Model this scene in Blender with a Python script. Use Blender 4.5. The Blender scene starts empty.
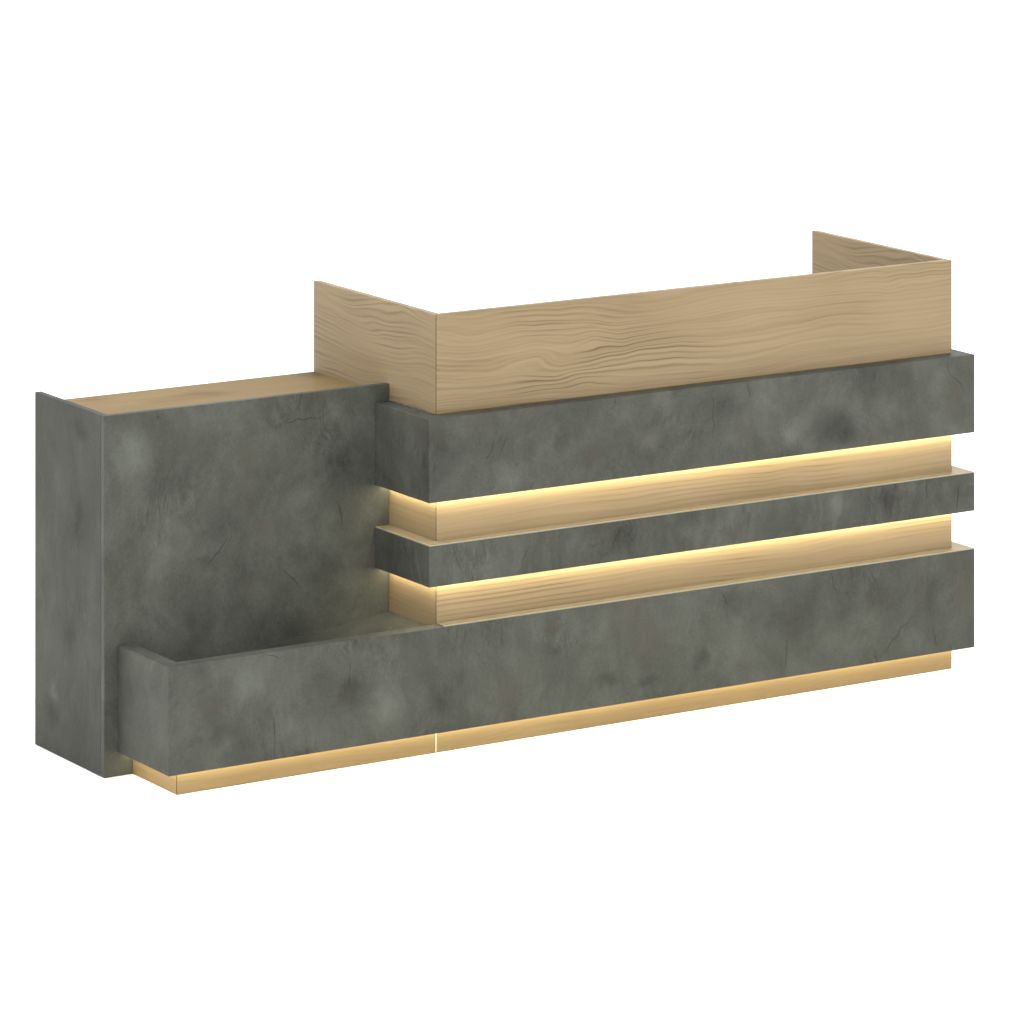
import bpy, bmesh, math
from mathutils import Vector
S = bpy.context.scene
COL = S.collection

# ---------------------------------------------------------------- node helper
class NT:
    def __init__(s, name):
        s.m = bpy.data.materials.new(name); s.m.use_nodes = True
        s.t = s.m.node_tree; s.t.nodes.clear()
        s.out = s.t.nodes.new('ShaderNodeOutputMaterial')
    def n(s, typ, ins=None, **kw):
        o = s.t.nodes.new(typ)
        for k, v in kw.items(): setattr(o, k, v)
        for k, v in (ins or {}).items(): s.set(o.inputs[k], v)
        return o
    def set(s, sock, v):
        if isinstance(v, bpy.types.NodeSocket): s.t.links.new(v, sock)
        else: sock.default_value = v
    def math(s, op, a, b=None, c=None, clamp=False):
        o = s.n('ShaderNodeMath', operation=op, use_clamp=clamp)
        for i, v in enumerate((a, b, c)):
            if v is not None: s.set(o.inputs[i], v)
        return o.outputs[0]
    def noise(s, vec, scale, detail=2.0, rough=0.5, dist=0.0, out='Fac'):
        o = s.n('ShaderNodeTexNoise', {'Scale': scale, 'Detail': detail, 'Roughness': rough, 'Distortion': dist})
        s.set(o.inputs['Vector'], vec); return o.outputs[out]
    def rng(s, v, a, b, c=0.0, d=1.0, smooth=False):
        o = s.n('ShaderNodeMapRange', {0: v, 1: a, 2: b, 3: c, 4: d})
        if smooth: o.interpolation_type = 'SMOOTHSTEP'
        return o.outputs[0]
    def mix(s, f, a, b, blend='MIX'):
        o = s.n('ShaderNodeMix', data_type='RGBA', blend_type=blend)
        s.set(o.inputs[0], f); s.set(o.inputs[6], a); s.set(o.inputs[7], b)
        return o.outputs[2]
    def mapping(s, vec, loc=(0, 0, 0), rot=(0, 0, 0), sc=(1, 1, 1)):
        return s.n('ShaderNodeMapping', {'Vector': vec, 'Location': loc, 'Rotation': rot, 'Scale': sc}).outputs[0]

def rgb(r, g, b): return (r, g, b, 1)

# ---------------------------------------------------------------- materials
def concrete(name, spots=(), cuts=(), k=1.0, seed=0.0, streak=0.35):
    """dark grey trowelled cement laminate; spots = (x, y, z, radius, squash, dark, brown)"""
    T = NT(name)
    co = T.n('ShaderNodeTexCoord').outputs['Object']
    P = T.mapping(co, loc=(seed, seed * .7, seed * 1.3))
    warp = T.noise(P, 2.2, 3, .55, out='Color')
    wv = T.n('ShaderNodeVectorMath', {0: warp, 1: (.5, .5, .5)}, operation='SUBTRACT').outputs[0]
    wv = T.n('ShaderNodeVectorMath', {0: wv}, operation='SCALE'); wv.inputs['Scale'].default_value = .35
    PW = T.n('ShaderNodeVectorMath', {0: P, 1: wv.outputs[0]}, operation='ADD').outputs[0]
    big = T.noise(PW, 3.6, 3, .5)
    mid = T.noise(PW, 9.0, 4, .58)
    st = T.noise(T.mapping(PW, rot=(0, .5, 0), sc=(1, 1, .35)), 26, 4, .6)
    fine = T.noise(P, 120, 4, .7)
    grain = T.noise(P, 420, 2, .6)
    v = T.math('ADD', T.math('MULTIPLY', T.math('SUBTRACT', big, .5), .75), T.math('MULTIPLY', T.math('SUBTRACT', mid, .5), .60))
    v = T.math('ADD', v, T.math('MULTIPLY', T.math('SUBTRACT', st, .5), streak))
    # where the trowel marks gather
    pm = T.rng(T.noise(P, 4.6, 3, .6), .50, .74, smooth=True)
    rough_patch = T.math('MULTIPLY', T.math('SUBTRACT', T.noise(T.mapping(PW, rot=(0, -.6, 0), sc=(1, 1, .45)), 75, 5, .7), .5), pm)
    v = T.math('ADD', v, T.math('MULTIPLY', rough_patch, 1.25))
    v = T.math('ADD', v, T.math('MULTIPLY', T.math('SUBTRACT', fine, .5), .34))
    v = T.math('ADD', v, T.math('MULTIPLY', T.math('SUBTRACT', grain, .5), .22))
    brown = T.rng(T.noise(PW, 5.1, 2, .5), .58, .78, smooth=True)
    # stains with a place of their own, plus trough shade painted on the cabinet
    if spots:
        sw = T.n('ShaderNodeVectorMath', {0: T.noise(P, 11, 3, .6, out='Color'), 1: (.5, .5, .5)}, operation='SUBTRACT').outputs[0]
        sc = T.n('ShaderNodeVectorMath', {0: sw}, operation='SCALE'); sc.inputs['Scale'].default_value = .09
        SP = T.n('ShaderNodeVectorMath', {0: co, 1: sc.outputs[0]}, operation='ADD').outputs[0]
        for (x, y, z, r, sq, dk, br) in spots:
            q = T.mapping(SP, loc=(-x / r, -y / r, -z / (r * sq)), sc=(1 / r, 1 / r, 1 / (r * sq)))
            d = T.n('ShaderNodeVectorMath', {0: q}, operation='LENGTH').outputs['Value']
            g = T.rng(d, 1.0, 0.0, 0, 1, True)
            v = T.math('ADD', v, T.math('MULTIPLY', g, -dk))
            if br: brown = T.math('ADD', brown, T.math('MULTIPLY', g, br), clamp=True)
    # hairline cracks
    cn = T.noise(T.mapping(P, sc=(1, 1, .30), rot=(0, .30, 0)), 4.3, 1.0, .5)
    cr = T.rng(T.math('ABSOLUTE', T.math('SUBTRACT', cn, .5)), .0, .0028, 1, 0)
    cm = T.rng(T.noise(T.mapping(P, loc=(3.3, 1.1, 7)), 6.5, 2, .5), .64, .72, smooth=True)
    # short dry trowel scratches, gathered in the rough patches
    sn = T.noise(T.mapping(PW, rot=(0, -.75, 0), sc=(1, 1, .16)), 95, 2, .5)
    scr = T.math('MULTIPLY', T.rng(sn, .66, .74, smooth=True), T.math('ADD', pm, .10, clamp=True))
    crack = T.math('ADD', T.math('MULTIPLY', cr, cm), T.math('MULTIPLY', scr, .75), clamp=True)
    # single hairlines: (x, y, z) to (x, y, z), half width
    if cuts:
        cw = T.n('ShaderNodeVectorMath', {0: T.noise(P, 17, 2, .5, out='Color'), 1: (.5, .5, .5)}, operation='SUBTRACT').outputs[0]
        cs = T.n('ShaderNodeVectorMath', {0: cw}, operation='SCALE'); cs.inputs['Scale'].default_value = .035
        CP = T.n('ShaderNodeVectorMath', {0: co, 1: cs.outputs[0]}, operation='ADD').outputs[0]
        for (ax, ay, az, bx, by, bz, w) in cuts:
            ba = Vector((bx - ax, by - ay, bz - az))
            pa = T.n('ShaderNodeVectorMath', {0: CP, 1: (ax, ay, az)}, operation='SUBTRACT').outputs[0]
            dt = T.n('ShaderNodeVectorMath', {0: pa, 1: tuple(ba / ba.length_squared)}, operation='DOT_PRODUCT').outputs['Value']
            hh = T.math('MAXIMUM', T.math('MINIMUM', dt, 1.0), 0.0)
            bv = T.n('ShaderNodeVectorMath', {0: tuple(ba)}, operation='SCALE'); T.set(bv.inputs['Scale'], hh)
            df = T.n('ShaderNodeVectorMath', {0: pa, 1: bv.outputs[0]}, operation='SUBTRACT').outputs[0]
            df = T.n('ShaderNodeVectorMath', {0: df, 1: (1, 0 if abs(ba.y) < 1e-6 else 1, 1)}, operation='MULTIPLY').outputs[0]
            dd = T.n('ShaderNodeVectorMath', {0: df}, operation='LENGTH').outputs['Value']
            ln = T.math('MULTIPLY', T.math('MULTIPLY', T.rng(dd, .0002, w * .62, 1, 0), .75), T.math('POWER', T.math('SINE', T.math('MULTIPLY', hh, 3.1416)), .6))
            crack = T.math('ADD', crack, ln, clamp=True)
    f = T.rng(v, -.42, .42)
    ramp = T.n('ShaderNodeValToRGB', {'Fac': f})
    e = ramp.color_ramp.elements
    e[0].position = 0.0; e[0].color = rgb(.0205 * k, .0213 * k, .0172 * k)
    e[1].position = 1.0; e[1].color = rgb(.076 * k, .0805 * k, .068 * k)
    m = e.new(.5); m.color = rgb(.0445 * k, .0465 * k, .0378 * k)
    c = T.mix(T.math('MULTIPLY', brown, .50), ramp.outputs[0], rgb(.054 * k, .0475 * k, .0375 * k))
    c = T.mix(T.math('MULTIPLY', crack, .45), c, rgb(.012, .012, .010))
    h = T.math('ADD', T.math('MULTIPLY', st, .25), T.math('MULTIPLY', fine, .10))
    h = T.math('ADD', h, T.math('MULTIPLY', rough_patch, 1.6))
    h = T.math('SUBTRACT', h, T.math('MULTIPLY', crack, .5))
    bump = T.n('ShaderNodeBump', {'Strength': .8, 'Distance': .006, 'Height': h}).outputs[0]
    b = T.n('ShaderNodeBsdfPrincipled', {'Base Color': c, 'Roughness': T.rng(mid, .3, .7, .55, .75), 'Specular IOR Level': .12, 'Normal': bump})
    T.t.links.new(b.outputs[0], T.out.inputs[0]); return T.m

def wood(name, along='x', across='z', seed=0.0, spec=.2, sat=1.0, lines=1.0, k=1.0, warpk=1.0, blotch=0.0, freq=1.0):
    """pale oak veneer; grain runs along one axis"""
    T = NT(name)
    co = T.n('ShaderNodeTexCoord').outputs['Object']
    sx = T.n('ShaderNodeSeparateXYZ', {0: co})
    A = T.math('ADD', sx.outputs[along.upper()], seed)
    C = sx.outputs[across.upper()]
    V = T.n('ShaderNodeCombineXYZ', {0: A, 1: C, 2: seed * 1.7}).outputs[0]
    def vec(a, c, z=0.0): return T.mapping(V, sc=(a, c, 1), loc=(0, 0, z))
    w1 = T.math('SUBTRACT', T.noise(vec(2.2, 5.5), 1.0, 1.5, .4), .5)
    w2 = T.math('SUBTRACT', T.noise(vec(6, 13, 5), 1.0, 1, .4), .5)
    pk = T.rng(T.noise(vec(3.0, 6, 9), 1.0, 1, .4), .45, .7, .25, 1.0, True)
    t = T.math('ADD', C, T.math('MULTIPLY', w1, .085 * warpk))
    t = T.math('ADD', t, T.math('MULTIPLY', T.math('MULTIPLY', w2, pk), .052 * warpk))
    LV = T.n('ShaderNodeCombineXYZ', {0: T.math('MULTIPLY', A, .55), 1: T.math('MULTIPLY', t, 130.0 * freq), 2: 0.0}).outputs[0]
    l1 = T.noise(LV, 1.0, 2.5, .55)
    l1 = T.rng(l1, .36, .60, 1, 0, True)
    ph = T.math('ADD', T.math('MULTIPLY', t, 6.283 * 78 * freq), T.math('MULTIPLY', T.noise(LV, .35, 1, .5), 9.0))
    l2 = T.math('POWER', T.math('MULTIPLY_ADD', T.math('SINE', ph), .5, .5), 4.0)
    lm = T.rng(T.noise(vec(2.6, 7, 13), 1.0, 2, .5), .40, .66, .12, 1, True)
    l2 = T.math('MULTIPLY', l2, lm)
    fib = T.math('SUBTRACT', T.noise(vec(9, 420, 2), 1.0, 3, .6), .5)
    fib2 = T.math('SUBTRACT', T.noise(vec(3.5, 110, 3), 1.0, 3, .6), .5)
    tone = T.math('SUBTRACT', T.noise(vec(1.8, 5, 21), 1.0, 2, .5), .5)
    v = T.math('ADD', T.math('MULTIPLY', l1, .26 * lines), T.math('MULTIPLY', l2, .62 * lines))
    v = T.math('ADD', v, T.math('MULTIPLY', fib, .20))
    v = T.math('ADD', v, T.math('MULTIPLY', fib2, .38))
    v = T.math('ADD', v, T.math('MULTIPLY', tone, .65))
    if blotch:
        bl = T.rng(T.noise(vec(3.6, 5.5, 31), 1.0, 1, .4), .56, .74, smooth=True)
        v = T.math('ADD', v, T.math('MULTIPLY', bl, blotch))
    kn = T.n('ShaderNodeTexVoronoi', {'Vector': vec(3.1, 4.2, 0), 'Scale': 1.0, 'Randomness': 1.0})
    knot = T.rng(kn.outputs['Distance'], .012, .03, 1, 0, True)
    ramp = T.n('ShaderNodeValToRGB', {'Fac': T.rng(v, -.25, .85)})
    e = ramp.color_ramp.elements
    e[0].position = 0; e[0].color = rgb(.232 * k, .175 * k, .100 * k)
    e[1].position = 1; e[1].color = rgb(.078 * k, .050 * k, .025 * k)
    m = e.new(.42); m.color = rgb(.182 * k, .133 * k, .072 * k)
    c = T.mix(T.math('MULTIPLY', knot, .6), ramp.outputs[0], rgb(.05, .03, .015))
    c = T.n('ShaderNodeHueSaturation', {'Hue': .5, 'Saturation': sat, 'Value': 1.0, 'Color': c}).outputs[0]
    h = T.math('ADD', T.math('MULTIPLY', v, -.5), T.math('MULTIPLY', fib, .3))
    bump = T.n('ShaderNodeBump', {'Strength': .35, 'Distance': .0015, 'Height': h}).outputs[0]
    b = T.n('ShaderNodeBsdfPrincipled', {'Base Color': c, 'Roughness': .6, 'Specular IOR Level': spec, 'Normal': bump})
    T.t.links.new(b.outputs[0], T.out.inputs[0]); return T.m

def plain(name, col, rough=.5, emit=None, strength=0):
    T = NT(name)
    co = T.n('ShaderNodeTexCoord').outputs['Object']
    c = T.mix(T.math('MULTIPLY', T.noise(co, 60, 3, .6), .15), col, rgb(col[0] * .8, col[1] * .8, col[2] * .8))
    b = T.n('ShaderNodeBsdfPrincipled', {'Base Color': c, 'Roughness': rough, 'Specular IOR Level': .2})
    if emit: b.inputs['Emission Color'].default_value = emit; b.inputs['Emission Strength'].default_value = strength
    T.t.links.new(b.outputs[0], T.out.inputs[0]); return T.m

# ---------------------------------------------------------------- geometry helpers
def prism(name, pts, z0, z1, mat, parent, bev=.0012, seg=2, label=None):
    """footprint polygon (counter-clockwise) extruded from z0 to z1"""
    bm = bmesh.new()
    vs = [bm.verts.new((x, y, z0)) for x, y in pts]
    f = bm.faces.new(vs)
    r = bmesh.ops.extrude_face_region(bm, geom=[f])
    for g in r['geom']:
        if isinstance(g, bmesh.types.BMVert): g.co.z = z1
    bmesh.ops.recalc_face_normals(bm, faces=bm.faces)
    if bev: bmesh.ops.bevel(bm, geom=list(bm.edges), offset=bev, segments=seg, profile=.5, affect='EDGES')
    me = bpy.data.meshes.new(name); bm.to_mesh(me); bm.free()
    me.materials.append(mat)
    o = bpy.data.objects.new(name, me); COL.objects.link(o)
    if parent: o.parent = parent
    if label: o['label'] = label
    return o
def box(name, x0, x1, y0, y1, z0, z1, mat, parent, bev=.0012, **kw):
    return prism(name, [(x0, y0), (x1, y0), (x1, y1), (x0, y1)], z0, z1, mat, parent, bev, **kw)

G = .0009                                       # half-open mitre joint at the oak corners
def mitre(name, x0, x1, y0, y1, z0, z1, mat, parent, **kw):
    w = y1 - y0
    return prism(name, [(x0 + G, y0), (x1, y0), (x1, y1), (x0 + w + G, y1)], z0, z1, mat, parent, .0008, **kw)
def mitre_side(name, x0, w, y1, z0, z1, mat, parent, bev=None, **kw):
    return prism(name, [(x0, G), (x0 + w, w + G), (x0 + w, y1), (x0, y1)], z0, z1, mat, parent, .0008, **kw)

# ---------------------------------------------------------------- measured sizes (metres)
xc, xl, xb, xt, xh, xr, xR = -.8164, -.7793, -.7374, -.0431, 0.0, 1.6248, 1.6720
yb, yc, ycb, yhb = -.0387, .229, .6099, .6186
zb0, zl, zf, zm0, zm1, zu0, zu1, ztab, zc, zh = .0591, .3231, .3108, .4265, .5313, .6373, .8471, .8624, .8913, 1.100
t = .018                                         # board thickness
#SPOTS#
SP_CAB = ((-0.647, 0.229, 0.721, 0.097, 1, 0.25, 0), (-0.131, 0.229, 0.685, 0.123, 1, 0.3, 0), (-0.190, 0.229, 0.438, 0.076, 0.8, 0.22, 0), (-0.277, 0.229, 0.494, 0.046, 1, 0.2, 0), (-0.291, 0.229, 0.274, 0.217, 0.5, 0.1, 0), (-0.515, 0.229, 0.497, 0.052, 0.6, 0.2, 0), (-0.745, 0.229, 0.788, 0.074, 1.4, -0.22, 0), (-0.262, 0.229, 0.623, 0.073, 0.8, -0.12, 0.3), (-0.175, 0.229, 0.829, 0.087, 0.6, -0.2, 0), (-0.392, 0.229, 0.412, 0.063, 0.6, -0.15, 0.5), (-0.534, 0.229, 0.866, 0.143, 0.5, -0.15, 0), (-0.057, 0.229, 0.448, 0.088, 1.5, -0.05, 0.7))  # wide flat spot low down is painted shade of the trough, others are stains
SP_UP = ((0.437, -0.039, 0.708, 0.050, 1, 0.3, 1), (1.208, -0.039, 0.697, 0.091, 0.9, 0.42, 0), (0.255, -0.039, 0.735, 0.038, 1.3, 0.22, 0), (0.346, -0.039, 0.756, 0.041, 1, 0.2, 0), (0.856, -0.039, 0.793, 0.060, 1, 0.2, 0), (0.677, -0.039, 0.824, 0.065, 1.2, -0.2, 0), (1.063, -0.039, 0.694, 0.066, 0.9, -0.3, 0), (1.606, -0.039, 0.744, 0.062, 1.6, 0.15, 1), (1.389, -0.039, 0.726, 0.092, 0.8, -0.2, 0), (-0.012, -0.039, 0.793, 0.046, 1.2, 0.2, 0.3), (0.714, -0.039, 0.846, 0.036, 1, 0.25, 0.5), (0.195, -0.039, 0.670, 0.052, 0.7, -0.2, 0.2), (0.621, -0.039, 0.727, 0.059, 0.8, -0.15, 0.6), (0.919, -0.039, 0.722, 0.075, 0.8, 0, 0.7))
SP_MID = ((0.544, -0.039, 0.496, 0.053, 1, 0.3, 0.2), (1.389, -0.039, 0.495, 0.061, 0.9, 0.4, 0), (0.032, -0.039, 0.505, 0.035, 1, 0.15, 0), (0.887, -0.039, 0.459, 0.090, 0.5, 0.1, 0.7), (1.225, -0.039, 0.492, 0.055, 1, -0.2, 0), (0.406, -0.039, 0.482, 0.065, 0.8, -0.1, 0), (1.623, -0.039, 0.488, 0.043, 1, 0.2, 0.3), (0.746, -0.039, 0.486, 0.060, 0.8, -0.15, 0), (0.106, -0.039, 0.479, 0.046, 1, -0.1, 0))
SP_LOW = ((-0.266, -0.039, 0.201, 0.057, 1, 0.38, 0.4), (-0.671, -0.039, 0.218, 0.050, 1, 0.18, 1), (-0.414, -0.039, 0.056, 0.062, 0.5, 0.3, 0.1), (-0.693, -0.039, 0.294, 0.039, 1.2, 0.2, 0), (0.195, -0.039, 0.135, 0.076, 1, 0.1, 1), (0.315, -0.039, 0.286, 0.041, 0.8, 0.25, 1), (0.492, -0.039, 0.131, 0.047, 0.7, 0.3, 0.1), (0.637, -0.039, 0.210, 0.077, 1, 0.02, 0.9), (1.356, -0.039, 0.225, 0.067, 1, 0.2, 0.3), (1.623, -0.039, 0.232, 0.068, 1.4, 0.1, 0.9), (-0.555, -0.039, 0.251, 0.073, 0.9, -0.3, 0), (-0.172, -0.039, 0.151, 0.074, 1, -0.28, 0), (0.047, -0.039, 0.235, 0.087, 0.8, -0.12, 0), (0.777, -0.039, 0.135, 0.042, 1, 0.22, 0), (1.063, -0.039, 0.182, 0.078, 0.8, 0.12, 0.5), (0.871, -0.039, 0.284, 0.078, 0.7, 0.18, 0), (1.488, -0.039, 0.102, 0.080, 0.7, -0.15, 0), (-0.624, -0.039, 0.114, 0.056, 0.6, -0.2, 0), (-0.012, -0.039, 0.142, 0.058, 1, 0.18, 0), (0.621, -0.039, 0.109, 0.047, 0.6, 0.25, 0), (1.225, -0.039, 0.135, 0.073, 0.8, -0.1, 0.2))
SP_SIDE = ((-0.816, 0.370, 0.610, 0.043, 2, 0.28, 0), (-0.816, 0.525, 0.092, 0.064, 1, 0.3, 0), (-0.816, 0.359, 0.836, 0.063, 0.7, 0.22, 0), (-0.816, 0.469, 0.693, 0.063, 1.5, -0.2, 0), (-0.816, 0.305, 0.424, 0.063, 2, -0.12, 0), (-0.816, 0.414, 0.303, 0.052, 1.5, 0.2, 0), (-0.816, 0.553, 0.401, 0.041, 2, 0.18, 0), (-0.816, 0.514, 0.157, 0.046, 1.2, -0.3, 0))
CUT_CAB = ((-0.306, 0.229, 0.820, -0.175, 0.229, 0.832, 0.0034), (-0.254, 0.229, 0.895, -0.271, 0.229, 0.846, 0.0027), (-0.534, 0.229, 0.492, -0.469, 0.229, 0.551, 0.0024), (-0.306, 0.229, 0.452, -0.262, 0.229, 0.396, 0.0020))
CUT_UP = ((1.575, -0.039, 0.836, 1.592, -0.039, 0.797, 0.0034), (1.589, -0.039, 0.805, 1.643, -0.039, 0.754, 0.0037), (0.151, -0.039, 0.776, 0.121, -0.039, 0.724, 0.0034), (0.186, -0.039, 0.785, 0.166, -0.039, 0.737, 0.0024), (0.815, -0.039, 0.831, 0.821, -0.039, 0.706, 0.0020), (0.925, -0.039, 0.846, 0.935, -0.039, 0.798, 0.0031), (0.510, -0.039, 0.851, 0.501, -0.039, 0.816, 0.0027), (1.339, -0.039, 0.837, 1.330, -0.039, 0.799, 0.0024), (0.273, -0.039, 0.667, 0.255, -0.039, 0.639, 0.0027))
CUT_MID = ((0.021, -0.039, 0.516, 0.053, -0.039, 0.445, 0.0034), (1.509, -0.039, 0.527, 1.512, -0.039, 0.473, 0.0034), (0.255, -0.039, 0.499, 0.225, -0.039, 0.460, 0.0024), (1.316, -0.039, 0.508, 1.336, -0.039, 0.458, 0.0020), (0.535, -0.039, 0.510, 0.504, -0.039, 0.470, 0.0020))
CUT_LOW = ((1.356, -0.039, 0.073, 1.465, -0.039, 0.174, 0.0041), (1.189, -0.039, 0.319, 1.218, -0.039, 0.250, 0.0034), (0.062, -0.039, 0.318, 0.059, -0.039, 0.263, 0.0031), (0.166, -0.039, 0.315, 0.166, -0.039, 0.250, 0.0020), (1.257, -0.039, 0.329, 1.274, -0.039, 0.293, 0.0024), (1.529, -0.039, 0.137, 1.545, -0.039, 0.073, 0.0027), (-0.521, -0.039, 0.320, -0.471, -0.039, 0.307, 0.0020), (0.846, -0.039, 0.313, 0.865, -0.039, 0.269, 0.0024))
#END#
M = {
 'cab': concrete('concrete_cabinet_front', SP_CAB, CUT_CAB, k=1.236, seed=1.3),
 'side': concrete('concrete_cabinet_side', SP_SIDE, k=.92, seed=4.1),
 'up': concrete('concrete_upper_band', SP_UP, CUT_UP, k=1.174, seed=7.7),
 'mid': concrete('concrete_middle_band', SP_MID, CUT_MID, k=1.133, seed=12.2, streak=.6),
 'low': concrete('concrete_lower_band', SP_LOW, CUT_LOW, k=1.195, seed=15.9),
 'floor_in': concrete('concrete_planter_bed', (), k=.98, seed=1.3),
 'w_front': wood('oak_screen_front', 'x', 'z', seed=3.9, lines=.8, k=1.04, warpk=1.25, freq=.95),
 'w_side': wood('oak_screen_side', 'y', 'z', seed=9.3, lines=.75, k=1.0, warpk=1.15, freq=.95),
 'w_top': wood('oak_cabinet_top', 'x', 'y', seed=5.5, lines=.35, k=.88, blotch=.45, spec=.03, sat=1.12, warpk=.5),
 'w_body': wood('oak_body_front', 'x', 'z', seed=12.7, lines=.6, k=1.0, warpk=.45),
 'w_body_side': wood('oak_body_side', 'y', 'z', seed=17.7, lines=.45, warpk=.5),
 'w_plinth': wood('oak_plinth', 'x', 'z', seed=23.2, lines=.25, k=.84, sat=1.12),
 'w_plinth_side': wood('oak_plinth_side', 'y', 'z', seed=29.1, lines=.25, k=.84, sat=1.12),
 'led': plain('warm_led_diffuser', rgb(.8, .75, .6), .4, rgb(1, .89, .60), 34),
 'led_low': plain('warm_led_diffuser_low', rgb(.8, .75, .6), .4, rgb(1, .89, .58), 16),
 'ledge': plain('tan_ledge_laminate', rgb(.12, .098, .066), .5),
 'edge_light': plain('painted_edge_highlight', rgb(.21, .19, .14), .5),  # light caught on the ledge rim, put into the colour
 'seam': plain('pale_seam_strip', rgb(.42, .38, .26), .4),
}

desk = bpy.data.objects.new('reception_desk', None); COL.objects.link(desk)
desk['label'] = 'long two-level reception desk of dark concrete-look bands and pale oak with warm light strips'
desk['category'] = 'reception desk'

# low cabinet on the left
fp = box('cabinet_front_panel', xc, xh - .0006, yc, yc + t, 0, zc, M['cab'], desk, label='wide dark concrete-look front panel of the low cabinet')
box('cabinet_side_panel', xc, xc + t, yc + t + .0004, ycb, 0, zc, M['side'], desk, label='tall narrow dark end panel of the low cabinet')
box('cabinet_top', xc + t + .0004, xh - .0006, yc + t + .0004, yhb, ztab - .025, ztab, M['w_top'], desk, label='pale oak top board of the low cabinet')
box('cabinet_back_panel', xc + t + .0004, xh - .0006, ycb - .12, ycb - .12 + t, 0.0, ztab - .026, M['w_body_side'], desk)

# oak body of the high counter, carrying the bands
zt_body = zu1 - .002
mitre('body_front_panel', xh, xr, 0, t, zl - .20, zt_body, M['w_body'], desk, label='pale oak front board showing between the dark bands')
mitre_side('body_side_panel', xh, t, yhb, 0, zt_body, M['w_body_side'], desk)
box('body_side_panel', xr - t, xr, t + .0004, yhb, 0, zt_body, M['w_body_side'], desk)
box('worktop', xh + t + .0004, xr - t - .0004, t + .0004, yhb, .72, .745, M['w_top'], desk)
# raised oak screen: front board and two returns
g = .0028
mitre('screen_front_panel', xh, xr, 0, t, zu1 + g, zh, M['w_front'], desk, label='long pale oak screen board along the top of the counter')
mitre_side('screen_side_panel', xh, t, yhb, zu1 + g, zh, M['w_side'], desk, label='oak screen return beside the low cabinet top')
box('screen_side_panel', xr - t, xr, t + .0007, .6195, zu1 + .0005, zh, M['w_side'], desk, label='oak screen return at the far right end')
box('screen_front_fillet', xh + .004, xr - .004, .004, t - .002, zt_body, zu1 + g + .001, M['w_plinth'], desk, bev=0)

# dark bands wrapping the body: left return up to the cabinet, front run, right return
def band(name, z0, z1, mat, lab):
    e = .0008                                   # bites a hair into the oak so no faces are shared
    pts = [(xt, yb), (xR, yb), (xR, yhb), (xr - e, yhb), (xr - e, -e + .0016), (xh + e, -e + .0016), (xh + e, yc - .0004), (xt, yc - .0004)]
    return prism(name, pts, z0, z1, mat, desk, .0013, label=lab)
band('upper_band', zu0, zu1, M['up'], 'deep dark concrete-look band below the oak screen')
mb = band('middle_band', zm0, zm1 - .003, M['mid'], 'slim dark concrete-look band between the two lit oak strips')

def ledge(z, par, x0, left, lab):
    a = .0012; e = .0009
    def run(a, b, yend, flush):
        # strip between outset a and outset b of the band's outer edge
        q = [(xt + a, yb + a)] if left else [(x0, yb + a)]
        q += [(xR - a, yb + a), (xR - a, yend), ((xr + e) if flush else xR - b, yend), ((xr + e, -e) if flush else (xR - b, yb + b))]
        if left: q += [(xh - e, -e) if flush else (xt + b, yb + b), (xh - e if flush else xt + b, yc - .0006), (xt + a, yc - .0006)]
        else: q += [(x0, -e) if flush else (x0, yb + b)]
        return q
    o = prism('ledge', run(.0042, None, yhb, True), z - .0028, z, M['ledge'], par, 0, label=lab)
    prism('edge_highlight', run(.0010, .0039, yhb, False), z - .0028, z + .0003, M['edge_light'], par, .0005)  # added pale strip, a painted highlight along the lit rim
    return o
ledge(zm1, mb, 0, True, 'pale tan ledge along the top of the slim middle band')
# lower band: open trough in front of the cabinet, running on across the counter
e = .0008
pts = [(xl, yb), (xR, yb), (xR, yhb), (xr - e, yhb), (xr - e, e), (xb, e), (xb, yc - .0004), (xl, yc - .0004)]
low = prism('lower_band', pts, zb0, zl, M['low'], desk, .0013, label='longest dark concrete-look band, forming the trough in front of the low cabinet')
# bed of the trough: falls gently towards the far end and butts against the cabinet face
bm = bmesh.new()
x0, x1, y0, y1 = xb - e, xh - .0006, .0006, yc - .0006
NX, NY = 24, 14
rows = []
for i in range(NX + 1):
    x = x1 + (x0 - x1) * i / NX
    rr = .0004
    zb = zf - .085 * (x1 - x) / (x1 - x0)
    row = []
    for j in range(NY + 1):
        if j < 2: y = y0 + (y1 - rr - y0) * j / 2; z = zb
        else:
            a_ = (j - 2) / (NY - 2) * math.pi / 2
            y = y1 - rr + rr * math.sin(a_); z = zb + rr * (1 - math.cos(a_))
        row.append(bm.verts.new((x, y, z)))
    row += [bm.verts.new((x, y1, zf - .16)), bm.verts.new((x, y0, zf - .16))]
    rows.append(row)
for p_, q_ in zip(rows, rows[1:]):
    n_ = len(p_)
    for j in range(n_): bm.faces.new((p_[j], p_[(j + 1) % n_], q_[(j + 1) % n_], q_[j]))
bm.faces.new(rows[0]); bm.faces.new(rows[-1])
bmesh.ops.recalc_face_normals(bm, faces=bm.faces)
me = bpy.data.meshes.new('trough_bed'); bm.to_mesh(me); bm.free(); me.materials.append(M['floor_in'])
for p_ in me.polygons: p_.use_smooth = False
bed = bpy.data.objects.new('trough_bed', me); COL.objects.link(bed); bed.parent = low
bed['label'] = 'bed of the trough, rising towards the lit oak strips'
ledge(zl + .0027, low, xh, False, 'pale tan ledge along the top of the lowest band')
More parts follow.
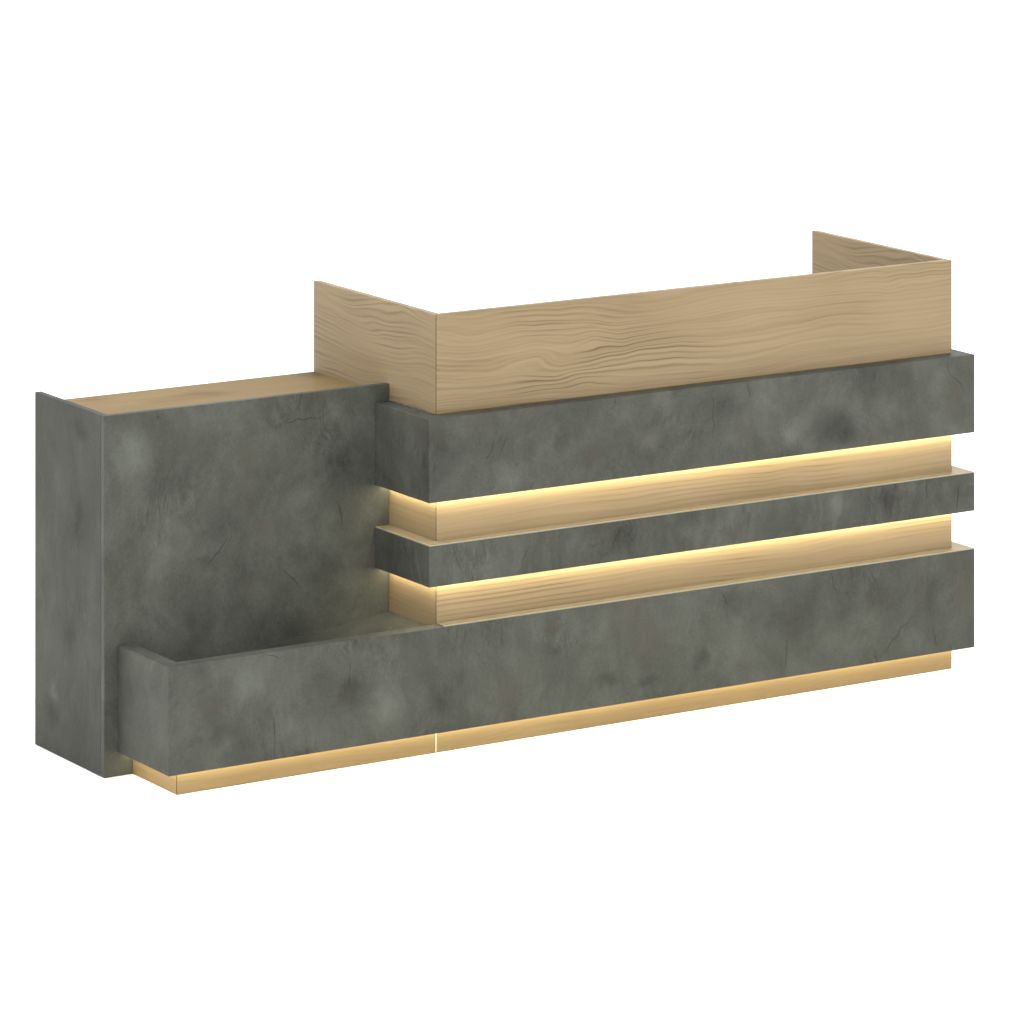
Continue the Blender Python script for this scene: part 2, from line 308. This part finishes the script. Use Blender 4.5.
# oak plinth under it
prism('plinth_board', [(xb + G, 0), (xh - .0018, 0), (xh - .0018, t), (xb + t + G, t)], 0, zb0 + .006, M['w_plinth'], desk, bev=.0008, label='left run of the oak plinth, under the trough')
box('plinth_board', xh + .0018, xr, 0, t, 0, zb0 + .0605, M['w_plinth'], desk, bev=.0008, label='right run of the oak plinth')
box('plinth_seam_strip', xh - .0017, xh + .0017, -.0006, t - .002, 0, zb0 + .006, M['seam'], desk, bev=0, label='thin pale vertical strip where the two plinth boards meet')
mitre_side('plinth_end_board', xb, t, yc - .0005, 0, zb0 + .006, M['w_plinth_side'], desk, bev=.0008)

# light strips let into the underside of each band
def led(z, x0, mat):
    # front run, left return, right return as one diffuser profile
    d0, d1 = .005, .019
    pts = [(x0 - d1, -d1), (xr + d1, -d1), (xr + d1, yhb - .05), (xr + d0, yhb - .05), (xr + d0, -d0), (x0 - d0, -d0), (x0 - d0, yc - .002), (x0 - d1, yc - .002)]
    return prism('light_strip', pts, z - .0025, z + .002, mat, desk, bev=0, label=None)
led(zu0, xh, M['led'])['label'] = 'warm light strip under the deep upper band'
led(zm0, xh, M['led'])['label'] = 'warm light strip under the slim middle band'
led(zb0, xb, M['led_low'])['label'] = 'warm light strip under the lowest band'

# ---------------------------------------------------------------- setting
gm = plain('white_studio_floor', rgb(.92, .92, .92), .8)
bm = bmesh.new()
bmesh.ops.create_grid(bm, x_segments=8, y_segments=8, size=150)
me = bpy.data.meshes.new('floor'); bm.to_mesh(me); bm.free(); me.materials.append(gm)
fl = bpy.data.objects.new('floor', me); COL.objects.link(fl); fl['kind'] = 'structure'; fl.location.z = -.001

W = bpy.data.worlds.new('World'); S.world = W; W.use_nodes = True
bg = W.node_tree.nodes['Background']
bg.inputs[0].default_value = (1, 1, 1, 1); bg.inputs[1].default_value = 2.4

# camera: level, with lens shift (verticals stay parallel)
cd = bpy.data.cameras.new('camera'); cam = bpy.data.objects.new('camera', cd); COL.objects.link(cam)
yaw = .561054
cam.location = (-6.23281, -10.27742, 3.152875)
cam.rotation_euler = (math.pi / 2, 0, -yaw)
cd.sensor_width = 36; cd.lens = 4783.726 / 1024 * 36
cd.shift_y = -(512 + 502.3126) / 1024
cd.clip_end = 500; cd.clip_start = .1
S.camera = cam

S.cycles.use_denoising = True
S.cycles.max_bounces = 8
v = S.view_settings
v.view_transform = 'Standard'; v.look = 'None'; v.gamma = 1; v.exposure = 0; v.use_curve_mapping = False
